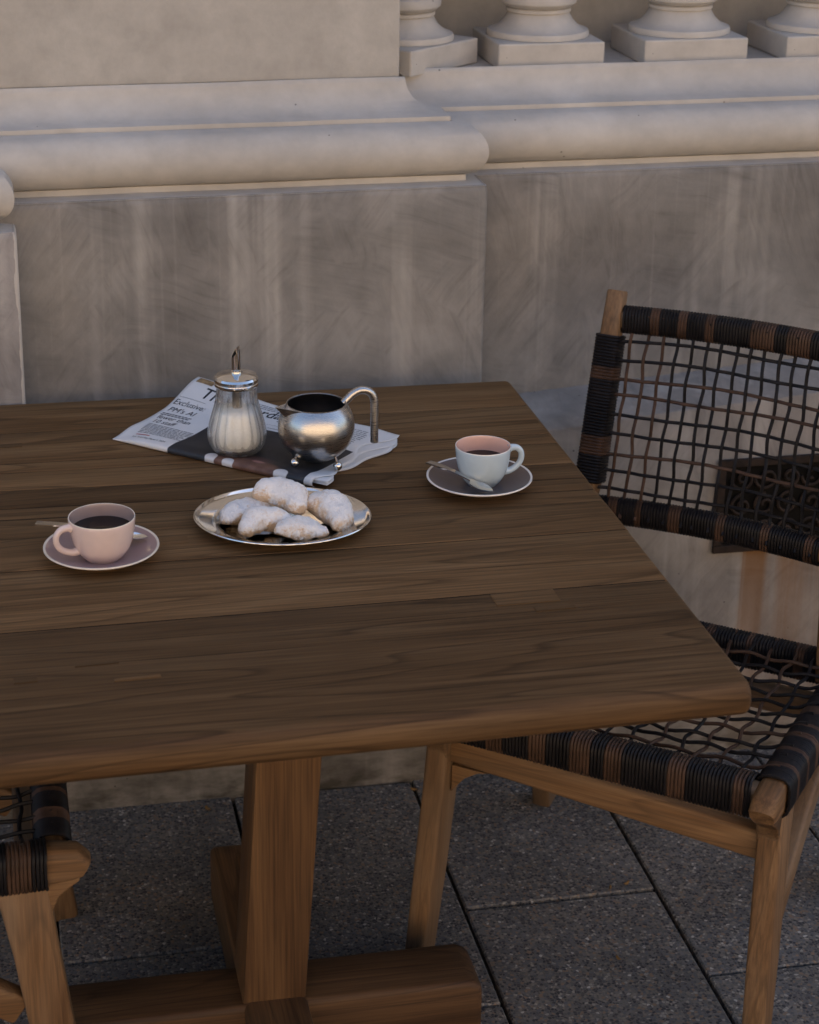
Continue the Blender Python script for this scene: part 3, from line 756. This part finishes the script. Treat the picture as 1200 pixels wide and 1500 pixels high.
for li in range(8):
    a = .018 + .001 * li; b = .064 - .0052 * li
    while a < .094:
        w = rn.uniform(.003, .010); rects.append((a, b, w, .0018)); a += w + .0014
for li in range(3):
    a = .115
    while a < .21:
        w = rn.uniform(.003, .009); rects.append((a, .2105 - .0052 * li, w, .0018)); a += w + .0014
for li in range(9):
    a = .262 + .003 * (li % 2)
    while a < .318:
        w = rn.uniform(.003, .009); rects.append((a, .200 - .006 * li, w, .0016)); a += w + .0016
for li in range(2):
    a = .010
    while a < .060:
        w = rn.uniform(.003, .007); rects.append((a, .1045 + .0055 * li, w, .0030)); a += w + .0012
strips('rule_line', M['inkred'], [(.028, .0195, .024, .0022)])
tag(strips('small_print', M['inkgrey'], rects), kind='stuff')
strips('rule_line', M['inkgrey'], [(.004, .1655, .048, .0008), (.10, .1515, .20, .0006), (.182, .138, .02, .0015)])
# picture at the masthead and big dark photograph running over the fold
def patch(name, mat, a0, a1, b0, b1, n=24, lift=.0003):
    rows = []
    for j in range(n + 1):
        b = b0 + (b1 - b0) * j / n
        rows.append([(a0 + (a1 - a0) * i / n, b, nz(a0 + (a1 - a0) * i / n, max(0, b)) + lift) for i in range(n + 1)])
    return MB().sheet(rows).build(name, mat, news, smooth=60)
patch('small_picture', M['inktan'], -.002 + .006, .034, .2085, .2235, 8)
def photo_mat():
    m, t, b = new_mat('dark_newspaper_photograph')
    tc = t.nodes.new('ShaderNodeTexCoord'); sp = t.nodes.new('ShaderNodeSeparateXYZ'); t.links.new(tc.outputs['Object'], sp.inputs[0]); A, B = sp.outputs[0], sp.outputs[1]
    v = coords(t, False); n = noise_(t, v, 26, 4, .6, .3)
    col = ramp(t, n, [(.3, (.010, .012, .017)), (.7, (.032, .033, .040))])
    def ell(ca, cb, ra, rb, soft=.35, wob=.5):
        d = math_(t, 'SQRT', math_(t, 'ADD', math_(t, 'POWER', math_(t, 'DIVIDE', math_(t, 'SUBTRACT', A, ca), ra), 2.0), math_(t, 'POWER', math_(t, 'DIVIDE', math_(t, 'SUBTRACT', B, cb), rb), 2.0)))
        d = math_(t, 'ADD', d, math_(t, 'MULTIPLY', math_(t, 'SUBTRACT', n, .5), wob))
        return ramp(t, d, [(1 - soft if soft < 1 else 0, (1, 1, 1)), (1, (0, 0, 0))])
    skin = ramp(t, noise_(t, v, 60, 3), [(.3, (.10, .045, .030)), (.7, (.20, .105, .075))])
    col = mix(t, ell(.235, -.002, .062, .022, .25, .3), col, skin)
    col = mix(t, ell(.245, .022, .030, .014, .6, .8), col, (.085, .040, .036))
    col = mix(t, ell(.250, .012, .012, .004, .5, .8), col, (.34, .17, .15))
    col = mix(t, ell(.176, .000, .010, .010, .12, .2), col, (.62, .62, .64))
    col = mix(t, ell(.207, -.003, .010, .008, .12, .4), col, (.66, .66, .67))
    col = mix(t, ell(.296, -.003, .012, .009, .12, .3), col, (.68, .67, .66))
    t.links.new(col, b.inputs['Base Color']); b.inputs['Roughness'].default_value = .55; return m
ph = []
PA0, PA1 = .102, .336
for q in list(range(6, 0, -1)):
    th = R(180 * q / 8); row = []
    for i in range(41):
        a = PA0 + (PA1 - PA0) * i / 40; zt = paper_pt(a, 0, 0)[2]; r_ = (zt - .0006) / 2 + .0003; row.append((a, -r_ * math.sin(th), .0006 + (zt - .0006) / 2 + r_ * math.cos(th)))
    ph.append(row)
for j in range(31):
    b = .130 * j / 30; ph.append([(PA0 + (PA1 - .05 * (b / .13) ** 3 * 0 - PA0) * i / 40, b, nz(PA0 + (PA1 - PA0) * i / 40, b) + .0003) for i in range(41)])
MB().sheet(ph).build('printed_photograph', photo_mat(), news, smooth=60)
def news_z(x, y):
    d = Vector((x, y)) - NO; return TZ + nz(d.dot(EA), max(0, d.dot(EB)))

# ------------------------------------------------------------------ sugar dispenser
sxy = (.326, 2.590); sb = news_z(*sxy) + .0010
sug = thing('sugar_dispenser', 'ribbed glass sugar dispenser with steel pouring lid standing on the newspaper', 'sugar jar', (sxy[0], sxy[1], sb), R(8))
def flute(a, z):
    k = smooth01((z - .004) / .01) * smooth01((.102 - z) / .02); return 1 - .050 * k * (1 - abs(math.sin(8 * a))) ** 1.3 + .012 * k
outer = [(.0, .0006), (.026, .0), (.031, .0012), (.0365, .006), (.0405, .014), (.0425, .024), (.0420, .034), (.0395, .046), (.0360, .058), (.0325, .070), (.0302, .080), (.0290, .090), (.0285, .098), (.0290, .103), (.0296, .107)]
inner = [(.0268, .107), (.0262, .103), (.0258, .098), (.0262, .090), (.0275, .080), (.0298, .070), (.0333, .058), (.0368, .046), (.0392, .034), (.0396, .024), (.0374, .014), (.033, .0085), (.024, .0062), (.0, .006)]
MB().lathe(outer + inner, 96, rmod=flute).build('glass_jar', M['glass'], sug, smooth=60)
fill = [(.0, .0072), (.0235, .0075), (.0322, .0098), (.0364, .0150), (.0385, .024), (.0381, .034), (.0357, .046), (.0322, .058), (.0302, .0635), (.022, .066), (.010, .0675), (.0, .068)]
MB().lathe(fill, 96, rmod=flute).build('sugar', M['sugar'], sug, smooth=60)
lid = [(.0312, .1010), (.0318, .1025), (.0318, .1055), (.0306, .1066), (.0306, .1074), (.0318, .1085), (.0318, .1120), (.0300, .1150), (.024, .1178), (.012, .1195), (.0086, .120), (.0086, .1245), (.0078, .1248), (.0, .1248)]
MB().lathe(lid + [], 64).build('lid', M['steel'], sug, smooth=30)
sp_ = MB(); n_ = 24; rings = []
for k in range(n_):
    a = 2 * math.pi * k / n_; rings.append(a)
def spring(r_, z, slope): return [(.0066 * r_ * math.cos(a) + 0, .0066 * r_ * math.sin(a), z + slope * math.cos(a)) for a in rings]
sp_.loft([spring(1.0, .1252, 0), spring(1.0, .130, 0), spring(1.0, .1510, .0085), spring(.86, .1508, .0080), spring(.86, .130, 0), spring(.84, .1256, 0)], caps=False)
sp_.build('spout', M['steel'], sug, smooth=50)
MB().lathe([(.0062, .064), (.0068, .066), (.0068, .0985), (.0120, .0990), (.0120, .1010), (.0, .1010)], 24).build('dosing_tube', M['jug_in'], sug, smooth=30)

# ------------------------------------------------------------------ steel milk jug
jc = (.4315, 2.530); jz = news_z(.42, 2.50)
jug = thing('milk_jug', 'round brushed steel milk jug on ball feet standing on the newspaper', 'milk jug', (jc[0], jc[1], jz), 0)
JR = .0545; JZ = .0548
pro = []
for a in range(-90, 41, 5):
    pro.append((JR * math.cos(R(a)) if a > -90 else 0.0, JZ + JR * .955 * math.sin(R(a))))
ro, zo = pro[-1]
pin = [(r_ - .0013 if r_ > .002 else 0, z + (.0013 if r_ < .03 else 0)) for r_, z in reversed(pro)]
MB().lathe(pro + [(ro + .0004, zo + .0012), (ro - .0006, zo + .0012)] + pin, 80, mats=[0] * (len(pro) + 1) + [1] * len(pin)).build('body', [M['brushed'], M['jug_in']], jug, smooth=50)
# folded triangular beak
ta = R(197)
def rp(da, r_, z): return Vector((r_ * math.cos(ta + da), r_ * math.sin(ta + da), z))
A_ = rp(-.42, ro, zo + .001); B_ = rp(.62, ro - .0005, zo + .0005); T_ = rp(-.02, ro + .0215, zo + .0045); D_ = rp(.12, .0385, zo - .0240)
bk = MB(); th_ = .0009
for tri in ((A_, T_, D_), (T_, B_, D_)):
    nrm = (tri[1] - tri[0]).cross(tri[2] - tri[0]).normalized() * th_
    bk.add([*tri, *[p - nrm for p in tri]], [(0, 1, 2), (5, 4, 3), (0, 3, 4, 1), (1, 4, 5, 2), (2, 5, 3, 0)])
bk.build('spout', M['brushed'], jug)
ha = R(8); hd = Vector((math.cos(ha), math.sin(ha), 0)); hp = []
for k in range(7): pass
ctrl = [(ro - .001, zo - .004), (ro + .006, zo + .003), (ro + .014, zo + .0095), (ro + .024, zo + .0130), (ro + .034, zo + .0110), (ro + .0415, zo + .0045), (ro + .0450, zo - .006), (ro + .0455, zo - .020), (ro + .0455, zo - .045), (ro + .0455, zo - .068)]
hp = [hd * r_ + Vector((0, 0, z)) for r_, z in ctrl]
def cr(P, n=6):
    out = []
    for i in range(len(P) - 1):
        p0, p1, p2, p3 = P[max(i - 1, 0)], P[i], P[i + 1], P[min(i + 2, len(P) - 1)]
        for k in range(n):
            t_ = k / n; out.append(.5 * ((2 * p1) + (p2 - p0) * t_ + (2 * p0 - 5 * p1 + 4 * p2 - p3) * t_ ** 2 + (3 * p1 - p0 - 3 * p2 + p3) * t_ ** 3))
    return out + [P[-1]]
MB().tube(cr(hp), .0058, 16).build('handle', M['brushed'], jug, smooth=50)
ball = [(.0066 * math.sin(R(a)) if 0 < a < 180 else 0.0, .0066 - .0066 * math.cos(R(a))) for a in range(0, 181, 12)]
for fx, fy in ((-.034, -.019), (.025, -.033), (.010, .038)):
    f_ = MB().lathe(ball, 20).build('ball_foot', M['steel'], jug, (fx, fy, news_z(jc[0] + fx, jc[1] + fy) - jz + .0004), smooth=True)
    MB().tube([(0, 0, .010), (-fx * .12, -fy * .12, .019)], .0022, 10).build('peg', M['jug_in'], f_, smooth=40)

# ------------------------------------------------------------------ oval dish and biscuits
dish = MB()
dp = [(0.0, .0016), (.50, .0016), (.64, .0018), (.70, .0030), (.745, .0072), (.765, .0088), (.80, .0094), (.93, .0128), (.955, .0140), (.975, .0162), (.990, .0168), (1.0, .0158), (.998, .0146), (.985, .0140), (.955, .0124), (.80, .0080), (.765, .0074), (.735, .0050), (.70, .0016), (.64, .0004), (.50, .0002), (0.0, .0002)]
dish.lathe([(r_ * .118, z) for r_, z in dp], 96, sy=.835)
dish_o = dish.build('serving_dish', M['steel'], None, (.353, 2.336, TZ), (0, 0, R(-11)), smooth=60)
tag(dish_o, 'shallow oval polished steel dish holding sugared biscuits', 'dish')
def cookie(label, loc, L_, arc, wid, ht, rot, seed):
    mb = MB(); rings = []; nseg, nr = 34, 26; rnd_off = Vector((seed * 3.1, seed * 1.7, seed * .9))
    for i in range(nseg + 1):
        s_ = i / nseg; th = (s_ - .5) * R(arc); Rm = L_ / R(arc)
        e = math.sin(math.pi * (.035 + .93 * s_)); w = wid * e ** .75; h = ht * e ** .55
        if i in (0, nseg): w *= .15; h *= .15
        c = Vector((Rm * math.sin(th), Rm * math.cos(th) - Rm, 0)); d = Vector((math.sin(th), math.cos(th), 0)); ring = []
        for k in range(nr):
            a = 2 * math.pi * k / nr; u, v_ = math.cos(a), math.sin(a)
            u = math.copysign(abs(u) ** .85, u); v_ = math.copysign(abs(v_) ** (1.15 if v_ > 0 else .4), v_)
            p = c + d * (u * w / 2) + Vector((0, 0, v_ * h / 2 * (1 if v_ > 0 else .8)))
            q = p * 42 + rnd_off
            p += (p - c).normalized() * (noise.noise(q * .7) * .0055 + noise.noise(q * 2.3) * .0030 + noise.noise(q * 6) * .0012) if (p - c).length > 1e-6 else Vector()
            ring.append(p)
        rings.append(ring)
    mb.loft(rings)
    o = mb.build('sugared_biscuit', M['cookie'], None, loc, rot, smooth=True)
    return tag(o, label, 'biscuit', 'sugared biscuits on the steel dish')
cz = TZ + .0016
cookie('flat sugared crescent biscuit at the pile end nearest the pink cup', (.303, 2.357, cz + .0135), .080, 110, .040, .030, (R(-6), R(-4), R(24)), 1)
cookie('long sugared crescent biscuit overlapping the flat one, its horn curled down', (.329, 2.320, cz + .0185), .096, 160, .040, .034, (R(14), R(2), R(8)), 2)
cookie('plump sugared biscuit lying on top of the pile', (.360, 2.360, cz + .0345), .090, 165, .044, .038, (R(8), R(8), R(-40)), 3)
cookie('small sugared biscuit tucked lowest beneath the top one', (.371, 2.291, cz + .0125), .076, 100, .040, .028, (0, R(3), R(-4)), 4)
cookie('large sugared biscuit propped on the dish side facing the blue cup', (.421, 2.330, cz + .0190), .096, 150, .044, .038, (R(6), R(8), R(-62)), 5)

# ------------------------------------------------------------------ cups, saucers, spoons
def cup_set(kind, sx_, sy_, cx_, cy__, ca, hang, outm, inm, saum, rimm, texts):
    # saucer
    sp2 = [(0, .0042), (.028, .0042), (.031, .0050), (.045, .0076), (.060, .0126), (.0705, .0178), (.0722, .0188), (.0735, .0185), (.0738, .0172), (.0715, .0152), (.060, .0098), (.045, .0050), (.036, .0024), (.034, .0004), (.029, .0002), (.028, .0014), (0, .0014)]
    ms = [0] * 5 + [1] * 12
    so_ = MB().lathe(sp2, 80, mats=ms).build('saucer', [M[saum], M[rimm]], None, (sx_, sy_, TZ), smooth=50); tag(so_, texts[0], 'saucer')
    cz_ = TZ + .0046
    cup = thing('coffee_cup', texts[1], 'cup', (cx_, cy__, cz_), 0)
    k = ca / .041
    po = [(0, .0012), (.019, .0012), (.020, 0), (.0225, 0), (.0240, .0022), (.0290, .0080), (.0340, .0180), (.0375, .0300), (.0398, .0440), (.0408, .0560), (.0410, .0612), (.0406, .0622), (.0396, .0620), (.0390, .0600), (.0385, .0550), (.0372, .0420), (.0345, .0280), (.0300, .0150), (.0240, .0070), (.016, .0045), (0, .0042)]
    mi = [0] * 10 + [2] * 2 + [1] * 9
    MB().lathe([(r_ * k, z * .905) for r_, z in po], 80, mats=mi).build('cup_body', [M[outm], M[inm], M[rimm]], cup, smooth=50)
    hv = Vector((math.cos(hang), math.sin(hang), 0))
    hc = [(.0402 * k, .0532), (.0445 * k, .0545), (.0530 * k, .0530), (.0590 * k, .0455), (.0595 * k, .0350), (.0550 * k, .0255), (.0470 * k, .0190), (.0390 * k, .0160), (.0325 * k, .0165)]
    pts = cr([hv * r_ + Vector((0, 0, z * .905)) for r_, z in hc], 5)
    nn = len(pts); rad = [.0042 + .0018 * abs(2 * i / (nn - 1) - 1) ** 3 for i in range(nn)]
    MB().tube(pts, rad, 14).build('handle', M[outm], cup, smooth=50)
    lv = .0395 if kind == 'L' else .0350
    rl = .0374 * k if kind == 'L' else .0364 * k
    MB().lathe([(rl + .0004, lv + .0006), (rl - .002, lv), (rl * .5, lv), (0, lv)], 64).build('coffee', M['coffee'], cup, smooth=True)
    return cup
cup_set('L', .110, 2.274, .1115, 2.267, .0425, R(198), 'pink', 'taupe_in', 'mauve', 'cream',
        ('mauve saucer with cream rim under the pink cup', 'pale pink coffee cup with brown inside, full of black coffee'))
cup_set('R', .643, 2.421, .6485, 2.426, .0388, R(4), 'blue', 'peach', 'cocoa', 'white',
        ('dark brown saucer with white rim under the pale blue cup', 'pale blue coffee cup with peach inside, half full of black coffee'))
def spoon(tip, bowl_c, end_z, bowl_z, label, bl=.038, bw=.020):
    """handle end -> bowl"""
    tip, bc = Vector((*tip, end_z)), Vector((*bowl_c, bowl_z)); d = (bc - tip); d2 = Vector((d.x, d.y, 0)).normalized(); sd = Vector((-d2.y, d2.x, 0))
    st = []; L_ = d.length
    for k in range(41):
        s_ = k / 40; p = tip.lerp(bc + d2 * bl / 2 + Vector((0, 0, .001)), s_)
        dist = s_ * (L_ + bl / 2); ub = (dist - (L_ - bl / 2)) / bl
        if ub < 0:
            w = .0110 - .0060 * smooth01(s_ / .75); z_off = .0035 * math.sin(math.pi * min(1, s_ / .85)); dep = 0; tk = .0011
        else:
            w = max(.0012, bw * (math.sin(math.pi * min(1, (.09 + .91 * ub) ** .85)) ** .62)); z_off = 0; dep = .0045 * math.sin(math.pi * min(1, ub)); tk = .0008
        ring = [p + sd * (w / 2 * q) + Vector((0, 0, z_off - dep * (1 - q * q) + tk)) for q in (-1, -.6, -.2, .2, .6, 1)] + [p + sd * (w / 2 * q) + Vector((0, 0, z_off - dep * (1 - q * q) - tk)) for q in (1, .6, .2, -.2, -.6, -1)]
        st.append(ring)
    o = MB(); o.loft(st); c = Vector((bc.x, bc.y, TZ)); o.v = [(a - c.x, b - c.y, e - c.z) for a, b, e in o.v]
    ob_ = o.build('teaspoon', M['steel'], None, c, smooth=50); return tag(ob_, label, 'spoon', 'teaspoons on the saucers')
spoon((.030, 2.330), (.152, 2.294), .7800, .7615 + .0050, 'steel teaspoon lying behind the pink cup')
spoon((.579, 2.460), (.636, 2.378), .7770, .7612 + .0050, 'steel teaspoon resting in front of the pale blue cup')

# ------------------------------------------------------------------ litter on the paving
rl_ = random.Random(12)
for i, (x, y, s_) in enumerate([(.935, 2.523, .016), (.905, 2.515, .012), (.360, 2.765, .016), (.30, 2.86, .02), (.85, 2.878, .016), (1.02, 2.86, .02), (1.075, 2.30, .020), (.86, 2.335, .014), (.66, 2.86, .014)]):
    pts = []
    for k in range(9):
        a = 2 * math.pi * k / 9; r_ = s_ * (.5 + .5 * abs(math.cos(a))) * rl_.uniform(.7, 1.0) * .55; pts.append((r_ * math.cos(a), r_ * .6 * math.sin(a), .0022 + .002 * math.cos(a * 2)))
    mb = MB().add([(0, 0, .0040)] + pts, [(0, k + 1, (k + 1) % 9 + 1) for k in range(9)]); o = mb.build('dry_leaf', M['leaf'], None, (x, y, .0005), (0, 0, rl_.uniform(0, 6.28)))
    md = o.modifiers.new('thickness', 'SOLIDIFY'); md.thickness = .0006
    if y > 2.7: tag(o, 'tiny dry brown leaf scrap on the paving at the foot of the wall', 'leaf', 'leaf scraps along the wall foot')
    else: tag(o, 'tiny dry brown leaf scrap on the open speckled paving beside the chair', 'leaf', 'leaf scraps on the open paving')
